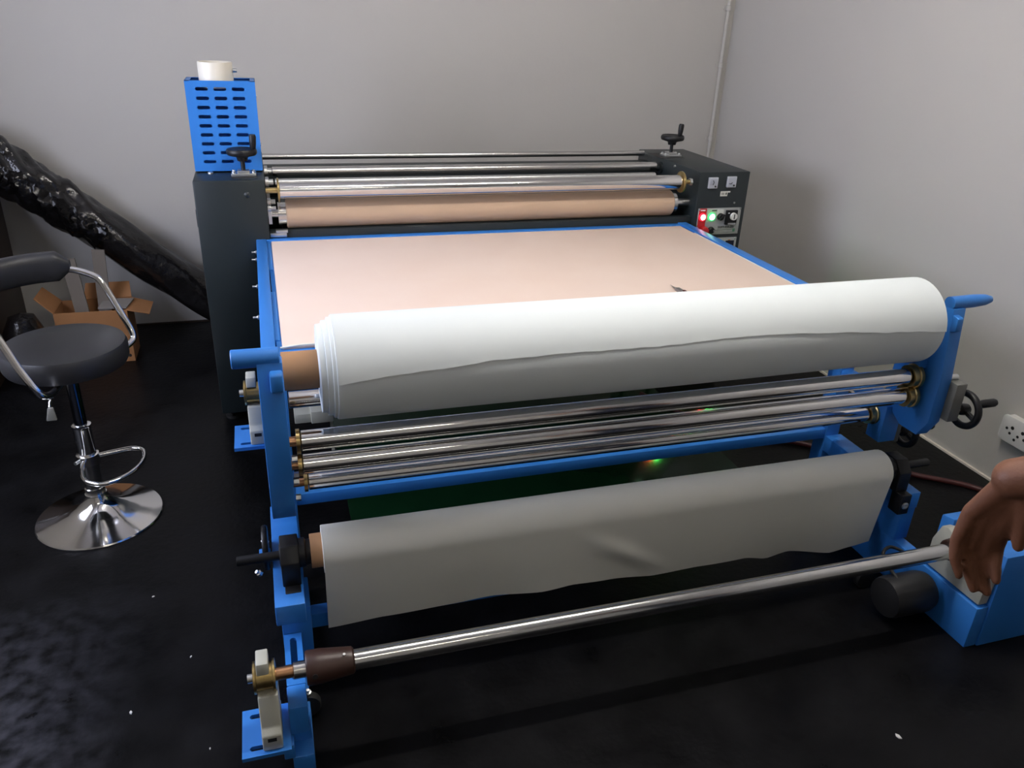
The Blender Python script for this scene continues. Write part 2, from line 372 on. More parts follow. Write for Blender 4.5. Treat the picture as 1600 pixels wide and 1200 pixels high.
# --- rear rollers and covers
HP('rear_tie_bar', cyl(B(), (.006, 3.72, .990), (1.842, 3.72, .990), .013), STEEL)
HP('rear_cover', box(B(), .006, 1.842, 3.60, 3.70, .30, .962), SLATE, bw=.004)
HP('felt_return_roller', cyl(B(), (.04, 3.50, .965), (1.80, 3.50, .965), .020), STEEL)
HP('felt_blanket', lathe(B(), [(.02, 0), (.17, 0), (.17, 1.72), (.02, 1.72)], (.06, 3.42, .77), (1, 0, 0), 40), mat('dark_grey_felt_blanket', (.05, .055, .055), .9))
HP('guide_roller', cyl(B(), (.045, 3.30, .960), (1.70, 3.30, .960), .014), ZINC)
cr_ = HP('chrome_guide_roller', cyl(B(), (.055, 3.16, .957), (1.755, 3.16, .957), .031, 32, .002), CHROME)
for x in (.049, 1.757):
    HP('flange', lathe(B(), [(.046, 0), (.046, .006)], (x, 3.16, .957), (1, 0, 0), 28), BRASS, cr_)
HP('shaft', cyl(B(), (-.005, 3.16, .957), (.049, 3.16, .957), .011, 16), BRASS, cr_)
HP('shaft', cyl(B(), (1.763, 3.16, .957), (1.80, 3.16, .957), .009, 16), BRASS, cr_)
HP('shaft_nut', lathe(B(), [(.016, 0), (.016, .012)], (1.80, 3.16, .957), (1, 0, 0), 6), ZINC, cr_)
fr = HP('felt_covered_roller', lathe(B(), [(.052, 0), (.056, .004), (.056, 1.672), (.052, 1.676)], (.075, 3.225, .852), (1, 0, 0), 36), ROLLF)
for x, w_ in ((.045, .03), (1.751, .02)):
    HP('end_collar', lathe(B(), [(.046, 0), (.046, w_)], (x, 3.225, .852), (1, 0, 0), 28), STEEL, fr)
HP('shaft', cyl(B(), (.006, 3.225, .852), (1.842, 3.225, .852), .018, 16), STEEL, fr)
for (yy, zz, r) in ((3.30, .96, .022), (3.50, .965, .026), (3.20, .905, .016), (3.18, .885, .014)):
    bm_ = lathe(B(), [(r, 0), (r, .012), (r * .6, .014), (r * .6, .03)], (.008, yy, zz), (1, 0, 0), 16)
    HP('end_bracket', box(bm_, .008, .02, yy - r * .6, yy + r * .6, zz - .06, zz), ZINC)
HP('end_bracket', box(box(B(), .008, .07, 3.16, 3.19, .776, .792), .03, .075, 3.16, 3.19, .792, .802), ZINC, bw=.001)
for yy, zz in ((3.38, .985), (3.40, .93)):
    HP('screw', lathe(B(), [(.007, 0), (.006, .005), (.001, .006)], (1.842, yy, zz), (-1, 0, 0), 12), ZINC)
rp = lathe(B(), [(.028, 0), (.028, .01), (.014, .012), (.014, .03)], (1.842, 3.52, .955), (-1, 0, 0), 20)
HP('bearing_flange', rp, SLATE)
HP('front_apron', box(B(), .006, 1.842, 3.17, 3.20, .70, .80), SLATE, bw=.003)
HP('lower_apron', box(B(), .006, 1.842, 3.30, 3.33, .10, .70), SLATE, bw=.003)
# --- controls on the right cabinet (front face at y = 3.145)
FY = 3.144
kx = 3.145 / 3.18
def px(x): return x * kx
def pz(z): return CAMH + (z - CAMH) * kx
plate = [(1.855, pz(.829)), (2.078, pz(.836)), (2.078, pz(.708)), (1.855, pz(.716))]
cp = HP('control_plate', prism(B(), [(1.856, .720), (2.074, .720), (2.074, .841), (1.856, .841)], FY - .004, FY, 'y'), PANEL, cab_r, 'grey control plate with red and green lamps', bw=.001)
def on(name, x, z, w_, h_, m_, t0=.004, t1=.0046): HP(name, box(B(), x - w_ / 2, x + w_ / 2, FY - t1, FY - t0, z - h_ / 2, z + h_ / 2), m_, cab_r, smooth=False)
def knob(name, x, z, r, dep, m_, t0=.0046):
    HP(name, lathe(B(), [(r * .98, 0), (r, .002), (r * .9, dep - .003), (r * .7, dep), (.001, dep)], (x, FY - t0, z), (0, -1, 0), 24), m_, cab_r)
LX, LZ = 1.878, .803
on('red_label', LX, .785, .038, .112, REDM)
on('label_print', LX, .832, .024, .006, WPRINT, .0046, .005)
on('green_label', 1.925, .807, .046, .056, PALEG)
on('label_print', 1.936, .830, .024, .005, INK, .0046, .005)
HP('lamp_rim', lathe(B(), [(.0175, 0), (.0175, .008), (.0125, .010), (.0125, 0)], (LX, FY - .0046, LZ), (0, -1, 0), 24, cap=False), REDRIM, cab_r)
HP('red_lamp', lathe(B(), [(.0125, 0), (.0125, .008), (.008, .012), (.001, .013)], (LX, FY - .0046, LZ), (0, -1, 0), 24), REDLAMP, cab_r)
HP('lamp_rim', lathe(B(), [(.0185, 0), (.0185, .008), (.0135, .010), (.0135, 0)], (1.924, FY - .0046, LZ), (0, -1, 0), 24, cap=False), GRNRIM, cab_r)
HP('green_lamp', lathe(B(), [(.0135, 0), (.0135, .008), (.009, .012), (.001, .013)], (1.924, FY - .0046, LZ), (0, -1, 0), 24), GRNLAMP, cab_r)
on('white_label', 1.968, .821, .034, .028, mat('pale_print', (.66, .66, .62), .5))
knob('selector_knob', 1.970, .802, .0165, .016, BLACK)
HP('knob_grip', box(B(), 1.966, 1.974, FY - .028, FY - .018, .786, .818, Matrix.Rotation(math.radians(40), 3, 'Y'), (1.970, 0, .802)), BLACK, cab_r, bw=.001)
HP('speed_controller', box(B(), 1.995, 2.052, FY - .016, FY - .004, .765, .831), BLACK, cab_r, bw=.002)
HP('dial', lathe(B(), [(.017, 0), (.016, .010), (.001, .010)], (2.030, FY - .016, .804), (0, -1, 0), 20), WHITEP, cab_r)
on('dial_pointer', 2.030, .804, .005, .022, INK, .026, .0266)
on('controller_print', 2.006, .819, .008, .004, WPRINT, .016, .0166)
on('controller_foot', 2.028, .770, .040, .008, mat('grey_print', (.25, .25, .25), .5), .016, .0166)
knob('stop_button', 1.893, .740, .021, .022, REDM)
knob('key_switch', 1.930, .741, .0165, .014, BLACK)
HP('key', box(B(), 1.935, 1.947, FY - .024, FY - .018, .737, .745), ZINC, cab_r)
text_mesh('panel_lettering', 'sum.co.za', .021, (2.006, FY - .0046, .755), (1, 0, 0), (0, 0, 1), INK, cab_r)
on('lettering_rule', 2.006, .742, .088, .002, mat('grey_green_print', (.12, .16, .13), .5))
on('logo_mark', 2.050, .737, .012, .014, mat('green_print', (.05, .16, .09), .5))
on('lettering_rule', 2.022, .730, .055, .002, mat('grey_print', (.25, .25, .25), .5))
for sx, sz in ((1.861, .836), (2.069, .836), (2.069, .725), (1.861, .755)):
    knob('screw', sx, sz, .004, .003, ZINC, .004)
HP('lower_plate', prism(B(), [(1.856, .40), (2.074, .40), (2.074, .704), (1.856, .704)], FY - .004, FY, 'y'), PANEL, cab_r, bw=.001)
on('lower_display', 2.040, .674, .045, .030, mat('dark_display', (.01, .012, .03), .2)); on('label_print', 2.035, .691, .012, .004, mat('orange_print', (.35, .16, .04), .5))
knob('screw', 2.066, .698, .004, .003, ZINC, .004)
HP('red_lamp', lathe(B(), [(.013, 0), (.013, .008), (.001, .012)], (1.905, FY - .004, .455), (0, -1, 0), 20), mat('bright_red_lamp', (.6, .02, .02), .3, emit=(1, .03, .02), estr=60), cab_r)
HP('green_lamp', lathe(B(), [(.013, 0), (.013, .008), (.001, .012)], (1.945, FY - .004, .455), (0, -1, 0), 20), mat('bright_green_lamp', (.02, .6, .1), .3, emit=(.05, 1, .12), estr=90), cab_r)
def meter(x, z, needle):
    s = .021
    HP('meter', box(B(), x - s - .002, x + s + .002, FY - .010, FY, z - s - .003, z + s + .003), mat('meter_bezel', (.55, .57, .62), .35, .3), cab_r, bw=.002)
    on('meter_face', x, z + .004, s * 1.7, s * 1.35, mat('meter_face', (.40, .42, .48), .3), .010, .0106)
    nd = tube(B(), [(p[0] + x, FY - .0115, p[1] + z) for p in needle], .0016, 6); HP('needle', nd, INK, cab_r)
    HP('meter_pivot', lathe(B(), [(.0042, 0), (.004, .002)], (x + .011, FY - .010, z - .015), (0, -1, 0), 12), INK, cab_r)
meter(1.908, .954, [(-.004, .012), (.002, .003), (-.003, -.008)])
meter(2.001, .957, [(-.014, -.007), (-.003, -.007), (.001, -.001)])
on('rating_label', 1.974, .904, .036, .022, mat('label_paper', (.62, .62, .55), .5), 0, .0008)
on('label_tab', 1.998, .912, .014, .006, WHITEP, 0, .0008)
on('label_print', 1.969, .904, .016, .010, mat('grey_print2', (.30, .30, .27), .5), .0008, .0012); on('label_print', 1.985, .904, .006, .010, INK, .0008, .0012)
knob('screw', 2.034, .862, .005, .003, ZINC, 0)

# --- feed table
HP('table_bed', box(B(), -.005, 1.822, 2.00, 3.165, TZ - .04, TZ - .006), BLUE, bw=.002)
ft = HP('table_felt', box(B(), .009, 1.765, 2.035, 3.125, TZ - .006, TZ), FELT, label='pinkish beige felt feed surface', bw=.002)
HP('felt_edge', tube(B(), spline([(.004, 2.036, TZ), (.06, 2.034, TZ + .005), (.14, 2.036, TZ + .003), (.22, 2.034, TZ + .004)], 6), .003, 8), PAPER2, ft)
HP('white_edge_strip', box(B(), 1.765, 1.770, 2.035, 3.00, TZ - .006, TZ + .001), WHITEP, ft, smooth=False)
def rail(x0, x1, name='side_rail'):
    return HP(name, box(B(), x0, x1, 1.70, 3.17, TZ - .06, TZ + .004), BLUE, bw=.003)
rl = HP('side_rail', box(B(), -.046, -.008, 1.66, 3.17, TZ - .06, TZ + .004), BLUE, bw=.003)
rl2 = HP('side_rail', box(B(), 1.775, 1.820, 1.66, 3.175, TZ - .06, TZ + .004), BLUE, bw=.003)
HP('back_rail', box(B(), -.008, 1.775, 3.128, 3.165, TZ - .04, TZ + .002), BLUE, bw=.002)
# inner lips either side of the pull-out gap on the left
for a, b in ((2.10, 2.52), (2.76, 3.125)):
    HP('rail_lip', box(B(), -.008, .006, a, b, TZ - .03, TZ - .002), BLUE, rl, bw=.002)
HP('lip_gap_clip', box(B(), -.007, .005, 2.56, 2.70, TZ - .03, TZ - .012), BLACK, rl)
for y in (2.08, 2.36, 2.66, 2.98, 3.08):
    HP('screw', lathe(B(), [(.007, 0), (.007, .006), (.004, .009), (.004, .02), (.001, .02)], (-.046, y, TZ - .028), (-1, 0, 0), 10), ZINC, rl)
# --- front stand: side plates, tube stubs
def side_plate(x0, x1, sgn):
    pts = [(1.622, .905), (1.660, .905), (1.664, .80), (1.70, .735), (1.775, .71), (1.79, .56), (1.70, .505), (1.63, .505), (1.600, .56), (1.600, .70)]
    p = HP('side_plate', prism(B(), pts, x0, x1), BLUE, bw=.002)
    return p
sp_l = side_plate(-.049, .004, -1); sp_r = side_plate(1.800, 1.842, 1)
HP('handle_stub', cyl(B(), (-.100, 1.642, .912), (.0, 1.642, .912), .021, 24, .002), BLUE, sp_l)
HP('handle_stub', lathe(B(), [(.0185, 0), (.0185, .08), (.016, .12), (.010, .142), (.003, .149)], (1.80, 1.642, .916), (1, 0, 0.02), 24), BLUE, sp_r)
for p, x0, x1 in ((sp_l, -.025, .003), (sp_r, 1.800, 1.822)):
    HP('weld_lug', prism(B(), [(1.600, .885), (1.622, .890), (1.622, .835), (1.598, .845)], x0, x1), BLUE, p, bw=.005)
# --- chrome rollers of the front stand
def roller(y, z, r, xa, xb, fl=True, shaft=True, m_=CHROME, dy=0.0):
    r_ = HP('chrome_roller', cyl(B(), (xa, y - dy, z), (xb, y + dy, z), r, 32, .0015), m_)
    if fl:
        HP('flange', lathe(B(), [(r * 1.18, 0), (r * 1.18, .009)], (xa - .011, y - dy, z), (1, 0, 0), 28), BRASS, r_)
        HP('flange', lathe(B(), [(r * 1.5, 0), (r * 1.5, .010), (r * 1.35, .012), (r * 1.35, .03)], (xb + .033, y + dy, z), (-1, 0, 0), 28), BRASS, r_)
    if shaft:
        HP('shaft', lathe(B(), [(.012, 0), (.012, .036), (.008, .040), (.008, .055)], (xa - .011, y - dy, z), (-1, 0, 0), 16), COPPER, r_)
    return r_
roller(1.674, .682, .0245, .030, 1.752)
roller(1.672, .620, .0245, .030, 1.752)
roller(1.792, .498, .0225, .042, 1.752, fl=True)
roller(1.88, .690, .022, .012, 1.775, fl=False, shaft=False)
for x, y, z in ((.020, 1.646, .652), (.020, 1.648, .590), (.022, 1.77, .533), (.022, 1.765, .470)):
    HP('spacer_nut', lathe(B(), [(.009, 0), (.009, .012)], (x - .014, y, z), (1, 0, 0), 6), ZINC)
# adjusters and hand wheels on the right plate
def side_wheel(x, y, z, r, tilt=0.0):
    gb = HP('adjuster_block', bev(box(B(), 1.842, x - .035, y - .028, y + .03, z - .02, z + .10), .003), mat('dull_cast_grey', (.16, .16, .145), .5, .3, noise=.15))
    HP('adjuster_screw', cyl(B(), (1.842, y + .012, z + .105), (x - .04, y + .012, z + .105), .009, 10), ZINC, gb)
    HP('spindle', cyl(B(), (x - .035, y, z), (x + .006, y, z), .009, 12), STEEL, gb)
    ring = [(x + .012, y + r * math.cos(2 * math.pi * k / 40), z + r * math.sin(2 * math.pi * k / 40)) for k in range(40)]
    hw = tube(B(), ring, .0105, 12, closed=True)
    lathe(hw, [(.016, -.012), (.018, .0), (.016, .014)], (x + .008, y, z), (1, 0, 0), 16)
    for a in (20, 200):
        c, s = math.cos(math.radians(a)), math.sin(math.radians(a))
        bmp = B(); tube(hw, [(x + .01, y + .012 * c, z + .012 * s), (x + .012, y + r * c, z + r * s)], .008, 8)
    HP('hand_wheel', hw, BLACK, gb)
    a = math.radians(115)
    HP('crank_handle', lathe(B(), [(.007, 0), (.009, .008), (.0125, .02), (.0125, .055), (.009, .062), (.001, .063)], (x + .012, y - .034, z + r * .62), (1, -.15, .1), 16), BLACK, gb)
side_wheel(1.915, 1.603, .590, .050)
side_wheel(1.895, 1.77, .432, .046)
HP('adjuster_bracket', prism(B(), [(1.74, .42), (1.80, .42), (1.80, .545), (1.74, .545)], 1.78, 1.842), BLUE, bw=.002)
# --- legs, beams
for x0, x1 in ((-.040, .010), (1.795, 1.848)):
    HP('leg', box(B(), x0, x1, 1.985, 2.045, .0, TZ - .06), BLUE, bw=.003)
for x0, x1 in ((-.040, .010), (1.795, 1.848)):
    HP('knee_plate', box(B(), x0 + .004, x1 - .004, 1.745, 1.99, .515, .56), BLUE, bw=.003)
HP('front_beam', box(B(), .010, 1.795, 1.99, 2.035, .298, .335), BLUE, bw=.003)
HP('table_beam', box(B(), .010, 1.795, 2.0, 2.035, TZ - .10, TZ - .042), BLUE, bw=.003)
for x in (.02, .9, 1.79):
    pass
for x0, x1, sg in ((-.064, .006, -1), (1.792, 1.856, 1)):
    HP('lower_rail', box(B(), x0, x1, 1.548 if sg < 0 else 1.60, 1.985, .255, .312), BLUE, bw=.003)
    HP('post', box(B(), x0 + .010, x1 + .012 if sg < 0 else x1 - .002, 1.602, 1.72, .055 if sg < 0 else .140, .255), BLUE, bw=.003)
    HP('base_rail', box(B(), x0 + .012, x1 - .010, 1.27 if sg > 0 else 1.335, 1.98, .0, .140 if sg > 0 else .055), BLUE, bw=.003)
HP('cross_tube', box(B(), .018, 1.79, 1.675, 1.715, .12, .165), BLUE, bw=.003)
# slotted arm in front of the left post, carrying the shaft bearing
sa = B(); slot_panel(sa, (-.052, 1.43, .180), (1, 0, 0), (0, 1, 0), .008, [(0, .042, 0, .17, .008, .070)])
HP('slotted_arm', sa, BLUE, bw=.0)
HP('arm_web', box(B(), -.052, -.010, 1.36, 1.43, .10, .180), BLUE, bw=.003)
HP('arm_web', box(B(), -.052, -.044, 1.43, 1.60, .055, .172), BLUE)
HP('arm_post', box(B(), -.046, -.006, 1.38, 1.42, .055, .10), BLUE, bw=.002)
# slotted bearing foot plates and cream grey shaft bearings
def bearing(x0, yc, zb, zs, h, label=None, plate=True, blx=.105):
    """stand of an air shaft bearing: thin casting x0..x0+.043, base at zb, shaft height zs"""
    x1 = x0 + .043
    if plate:
        pl = B(); slot_panel(pl, (x0 - .045, yc - .068, zb), (1, 0, 0), (0, 1, 0), .010,
                             [(0, blx, 0, .045, .036, .0065), (0, blx, .045, .091, .0001, .0001), (0, blx, .091, .136, .036, .0065)])
        HP('slotted_foot_plate', pl, BLUE)
    b1 = B()
    prism(b1, [(yc - .060, zb), (yc + .055, zb), (yc + .055, zb + .03), (yc + .034, zb + .045), (yc + .034, zs - .028), (yc - .034, zs - .028), (yc - .046, zb + .055), (yc - .060, zb + .042)], x0, x1)
    br = HP('shaft_bearing', b1, GREYC, label='cream grey cast shaft bearing', bw=.004)
    HP('base_notch', box(B(), x0 + .012, x0 + .031, yc - .0606, yc - .058, zb + .026, zb + .036), RUBBER, br, smooth=False)
    HP('bearing_cap', prism(B(), [(yc - .026, zs + .026), (yc + .030, zs + .026), (yc + .026, zs + .054), (yc - .022, zs + .054)], x0 + .003, x1 - .014), GREYC, br, bw=.003)
    HP('bushing', lathe(B(), [(.016, -.002), (.035, 0), (.035, .005), (.029, .006), (.029, .040), (.035, .041), (.035, .046), (.016, .048)], (x0 - .005, yc, zs), (1, 0, 0), 28), BRASS, br)
    HP('shaft_pin', cyl(B(), (x0 - .018, yc, zs), (x0, yc, zs), .010, 14), ZINC, br)
    return br
bearing(-.112, 1.385, .105, .266, .23)
bearing(-.098, 2.105, .480, .615, .17)
HP('bearing_pad', box(B(), -.07, -.046, 1.335, 1.44, .055, .095), BLUE, bw=.002)
# right-hand bearing with its blue guard box
gx = 1.842
gb_ = HP('bearing_guard', prism(B(), [(1.265, 0), (1.500, 0), (1.500, .30), (1.455, .31), (1.455, .16), (1.335, .16), (1.335, .31), (1.268, .31)], gx + .004, 2.08), BLUE, bw=.004, label='blue guard box around the right shaft bearing')
HP('bearing_casting', prism(B(), [(1.278, .146), (1.480, .146), (1.480, .235), (1.462, .290), (1.440, .298), (1.410, .285), (1.385, .262), (1.335, .298), (1.305, .300), (1.272, .275)], gx - .030, gx + .002), GREYC, gb_, bw=.003)
# black core chucks of the lower unwinder
def chuck(xa, sg, y, z):
    c = HP('core_chuck', lathe(B(), [(.026, 0), (.030, .004), (.030, .038), (.036, .042), (.036, .060), (.031, .064), (.031, .080)], (xa, y, z), (sg, 0, 0), 28), BLACK)
    HP('chuck_spindle', lathe(B(), [(.0115, 0), (.012, .002), (.012, .10)], (xa - sg * .10, y, z), (sg, 0, 0), 16), BLACK, c)
    xs = sorted((xa + sg * .002, xa + sg * .046))
    HP('chuck_block', prism(B(), [(y - .048, z - .062), (y + .048, z - .062), (y + .048, z + .010), (y + .03, z + .038), (y - .02, z + .038), (y - .048, z + .004)], xs[0], xs[1]), BLACK, c, bw=.003)
    HP('chuck_lower_block', box(B(), xs[0] + .004, xs[1] - .002, y - .075, y - .030, z - .128, z - .060), BLACK, c, bw=.003)
    HP('lock_bolt', lathe(B(), [(.012, 0), (.012, .003), (.008, .005), (.008, .002), (.001, .002)], ((xs[0] + xs[1]) / 2, y - .0752, z - .095), (0, -1, 0), 16), ZINC, c)
    return c
CY, CZ = 1.665, .374
ck = chuck(-.044, 1, CY, CZ); chuck(1.818, -1, CY, CZ)
for (x, y, z) in ((-.075, 1.78, .335), (-.094, 1.70, .300)):
    HP('bolt', lathe(B(), [(.008, 0), (.008, .008), (.005, .010), (.005, .016), (.001, .016)], (x, y, z), (-.6, -.2, .7), 6), ZINC)
HP('brake_disc', lathe(B(), [(.010, 0), (.055, 0), (.058, .004), (.058, .010), (.055, .014), (.010, .014)], (-.085, 1.76, .335), (1, 0, 0), 30), BLACK)
HP('brake_pad', box(B(), -.093, -.066, 1.70, 1.73, .335, .355), BLUE, bw=.002)
HP('retaining_clip', tube(B(), spline([(-.072, 1.735, .315), (-.055, 1.735, .318), (-.03, 1.735, .318), (-.028, 1.70, .316)], 5), .0025, 8), STEEL)
# drive motor, castors on the base
mt = lathe(B(), [(.03, 0), (.058, .006), (.062, .02), (.062, .13), (.056, .15), (.03, .156)], (1.640, 1.435, .080), (1, 0, 0), 24)
HP('drive_motor', mt, mat('motor_black', (.015, .015, .016), .45), label='black drive motor beside the right base rail')
HP('motor_cable', tube(B(), spline([(1.68, 1.44, .138), (1.68, 1.51, .165), (1.73, 1.54, .172), (1.80, 1.52, .141)], 8), .005, 8), RUBBER)
for (x, y) in ((-.012, 1.505), (1.70, 1.575)):
    c_ = HP('castor', lathe(B(), [(.010, -.012), (.032, -.011), (.034, -.007), (.034, .007), (.032, .011), (.010, .012)], (x, y, .034), (0, 1, 0), 24), RUBBER)
    HP('castor_bolt', lathe(B(), [(.008, 0), (.008, .012), (.004, .013), (.004, .022), (.001, .022)], (x + .005, y, .066), (0, -.3, 1), 8), ZINC, c_)
    HP('castor_arm', box(B(), x - .045, x, y + .012, y + .035, .03, .066), BLUE if x < 1 else BLACK, c_)
# pale grey unit hanging below the table, and its stem
un = HP('sensor_unit', box(box(B(), .03, .12, 2.52, 2.60, .285, .320), .085, .16, 2.50, 2.60, .290, .335), GREYC, bw=.003, label='pale grey unit under the table')
HP('unit_stem', box(B(), .150, .160, 2.54, 2.55, .0, .29), GREYC, un)

# ------------------------------------------------------------------ upper paper roll on its core
RY, RZ, RR = 1.715, .843, .1215
ur = thing('paper_roll', 'thick white paper roll lying across the machine front, with a torn loose edge', 'paper roll', (XC, RY, RZ))
obj('core', lathe(B(), [(.037, 0), (.044, 0), (.0445, .002), (.0445, .60), (.037, .60), (.037, 0)], (.002, RY, RZ), (1, 0, 0), 40, cap=False), CARD, ur, label='brown cardboard core')
prof = [(.0445, .082), (.102, .0835), (.103, .092), (.103, .0960), (.110, .0970), (.1105, .104), (.1105, .108), (.1165, .109), (.117, .113), (.117, .116), (.1205, .117), (RR, .122)]
N = 60
prof += [(RR - .0008 * math.sin(3 * k / N * math.pi), .122 + (1.760 - .122) * k / N) for k in range(1, N + 1)]
prof += [(RR - .003, 1.764), (.0445, 1.762)]
obj('wound_paper', lathe(B(), prof, (0, RY, RZ), (1, 0, 0), 72, cap=False), PAPER, ur, label='white wound paper')
seam = [(.118, 5.0), (.217, 9.4), (.361, 13.3), (.482, 17.2), (.622, 18.0), (.769, 17.8), (.888, 16.8), (.993, 18.9), (1.175, 20.4), (1.27, 18.5), (1.387, 15.8), (1.592, 9.8), (1.768, 4.5)]
def lerp(tab, x):
    for (a, va), (b, vb_) in zip(tab, tab[1:]):
        if x <= b:
            t = max(0, (x - a) / (b - a)); t = t * t * (3 - 2 * t) * .4 + t * .6; return va + (vb_ - va) * t
    return tab[-1][1]
def flap():
    bm = B(); NX, NA = 150, 26; go = []; gi = []
    for i in range(NX + 1):
        x = .119 + (1.762 - .119) * i / NX
        a0 = lerp(seam, x) + .9 * math.sin(x * 31) * .35 + .5 * math.sin(x * 83 + 1) * .5 + random.uniform(-.25, .25)
        ro, ri = [], []
        for k in range(NA + 1):
            t = k / NA; a = math.radians(a0 + (200 - a0) * t)
            lift = .0010 * max(0, 1 - t * 7) ** 1.5 + .0007
            r = RR + lift
            for L, rr in ((ro, r + .0006), (ri, r - .0004)):
                L.append(bm.verts.new((x, RY - rr * math.cos(a), RZ + rr * math.sin(a))))
        go.append(ro); gi.append(ri)
    for i in range(NX):
        for k in range(NA):
            bm.faces.new((go[i][k], go[i + 1][k], go[i + 1][k + 1], go[i][k + 1])); bm.faces.new((gi[i][k + 1], gi[i + 1][k + 1], gi[i + 1][k], gi[i][k]))
        bm.faces.new((go[i + 1][0], go[i][0], gi[i][0], gi[i + 1][0])); bm.faces.new((go[i][NA], go[i + 1][NA], gi[i + 1][NA], gi[i][NA]))
    for k in range(NA):
        bm.faces.new((go[0][k], go[0][k + 1], gi[0][k + 1], gi[0][k])); bm.faces.new((go[NX][k + 1], go[NX][k], gi[NX][k], gi[NX][k + 1]))
    return bm
obj('loose_outer_sheet', flap(), PAPER, ur, label='loose outer sheet with a ragged edge')

# ------------------------------------------------------------------ lower roll with hanging sheet
lr = thing('unwinding_roll', 'off white paper roll hanging down in a wavy sheet near the floor', 'paper roll', (XC, CY, CZ))
obj('core', lathe(B(), [(.0325, 0), (.042, 0), (.0425, .002), (.0425, 1.705), (.042, 1.707), (.0325, 1.707), (.0325, 0)], (.030, CY, CZ), (1, 0, 0), 36, cap=False), CARD, lr, label='brown cardboard core')
PR = .058
obj('wound_paper', lathe(B(), [(.0425, .058), (PR, .059), (PR, 1.735), (.0425, 1.736)], (0, CY, CZ), (1, 0, 0), 48, cap=False), PAPER2, lr)
edge = [(.06, .165), (.197, .180), (.399, .181), (.505, .190), (.632, .185), (.724, .194), (.84, .182), (.982, .162), (1.125, .168), (1.297, .161), (1.378, .142), (1.453, .157), (1.597, .136), (1.663, .150), (1.735, .160)]
def hanging():
    bm = B(); NX, NS = 110, 34; fo = []; bo = []
    for i in range(NX + 1):
        x = .059 + (1.735 - .059) * i / NX; ze = 1.6 - (1.6 - lerp(edge, x)) * 1.022; r1, r2 = [], []
        for k in range(NS + 1):
            t = k / NS
            if t < .35:                      # wrapped over the roll from the back
                a = math.radians(150 - 150 * t / .35); r = PR + .0015
                y, z = CY - r * math.cos(a), CZ + r * math.sin(a); ny, nz = -math.cos(a), math.sin(a)
            else:
                s = (t - .35) / .65; z = CZ + (ze - CZ) * s
                y = CY - PR - .0015 + .034 * s + .010 * s * math.sin(x * 5.2 + 1.0) + .006 * s * s * math.sin(x * 13 + 2)
                y -= .016 * math.exp(-((x - .86 - (s - .5) * .32) / .05) ** 2) * math.exp(-((s - .55) / .28) ** 2)
                ny, nz = -1, 0
            r1.append(bm.verts.new((x, y + ny * .0008, z + nz * .0008))); r2.append(bm.verts.new((x, y - ny * .0004, z - nz * .0004)))
        fo.append(r1); bo.append(r2)
    for i in range(NX):
        for k in range(NS):
            bm.faces.new((fo[i][k], fo[i][k + 1], fo[i + 1][k + 1], fo[i + 1][k])); bm.faces.new((bo[i][k + 1], bo[i][k], bo[i + 1][k], bo[i + 1][k + 1]))
        bm.faces.new((fo[i][NS], bo[i][NS], bo[i + 1][NS], fo[i + 1][NS]))
    for k in range(NS):
        for i in (0, NX): bm.faces.new((fo[i][k], fo[i][k + 1], bo[i][k + 1], bo[i][k]))
    return bm
obj('hanging_sheet', hanging(), PAPER2, lr, label='hanging sheet of off white paper')

# ------------------------------------------------------------------ rewinding shaft with brown collars
SY, SZ = 1.385, .266
sh = thing('winding_shaft', 'long polished steel shaft with brown end collars at the lower front', 'shaft', (XC, SY, SZ))
obj('bar', cyl(B(), (.09, SY, SZ), (1.785, SY, SZ - .004), .0225, 32, .001), mat('ground_steel_bar', (.62, .62, .61), .16, 1.0, rnoise=.04, nscale=40), sh)
for x, s in ((.10, -1), (1.765, 1)):
    c_ = obj('collar', lathe(B(), [(.026, 0), (.030, .004), (.038, .075), (.0385, .102), (.036, .106), (.012, .106)], (x, SY, SZ), (s, 0, 0), 32), BROWN, sh, label='brown tapered end collar')
    obj('grub_screw_hole', cyl(B(), (x + s * .088, SY - .0375, SZ + .008), (x + s * .088, SY - .0395, SZ + .0085), .006, 12), RUBBER, c_)
    obj('dimple', cyl(B(), (x + s * .022, SY - .012, SZ + .0315), (x + s * .022, SY - .0125, SZ + .0335), .003, 10), ZINC, c_)
    obj('journal', lathe(B(), [(.019, .10), (.019, .132), (.013, .134), (.013, .175)], (x, SY, SZ), (s, 0, 0), 20), STEEL if s > 0 else STEEL, sh)
    obj('journal_tip', cyl(B(), (x + s * .134, SY, SZ), (x + s * .180, SY, SZ), .0145, 18), COPPER, sh)

# ------------------------------------------------------------------ knife on the felt
kn = thing('craft_knife', 'small craft knife lying on the pinkish felt behind the white roll', 'knife', (1.315, 2.28, TZ))
obj('blade', prism(B(), [(1.3105, 2.338), (1.3165, 2.285), (1.3045, 2.285)], TZ + .004, TZ + .005, 'z'), STEEL, kn, smooth=False)
obj('handle', bev(prism(B(), [(1.302, 2.287), (1.319, 2.287), (1.324, 2.16), (1.304, 2.16)], TZ, TZ + .012, 'z'), .003), mat('grey_knife_body', (.20, .19, .18), .4, .4), kn)
obj('slider', bev(box(B(), 1.307, 1.317, 2.22, 2.245, TZ + .012, TZ + .017), .002), mat('dark_red_plastic', (.08, .01, .01), .4), kn)

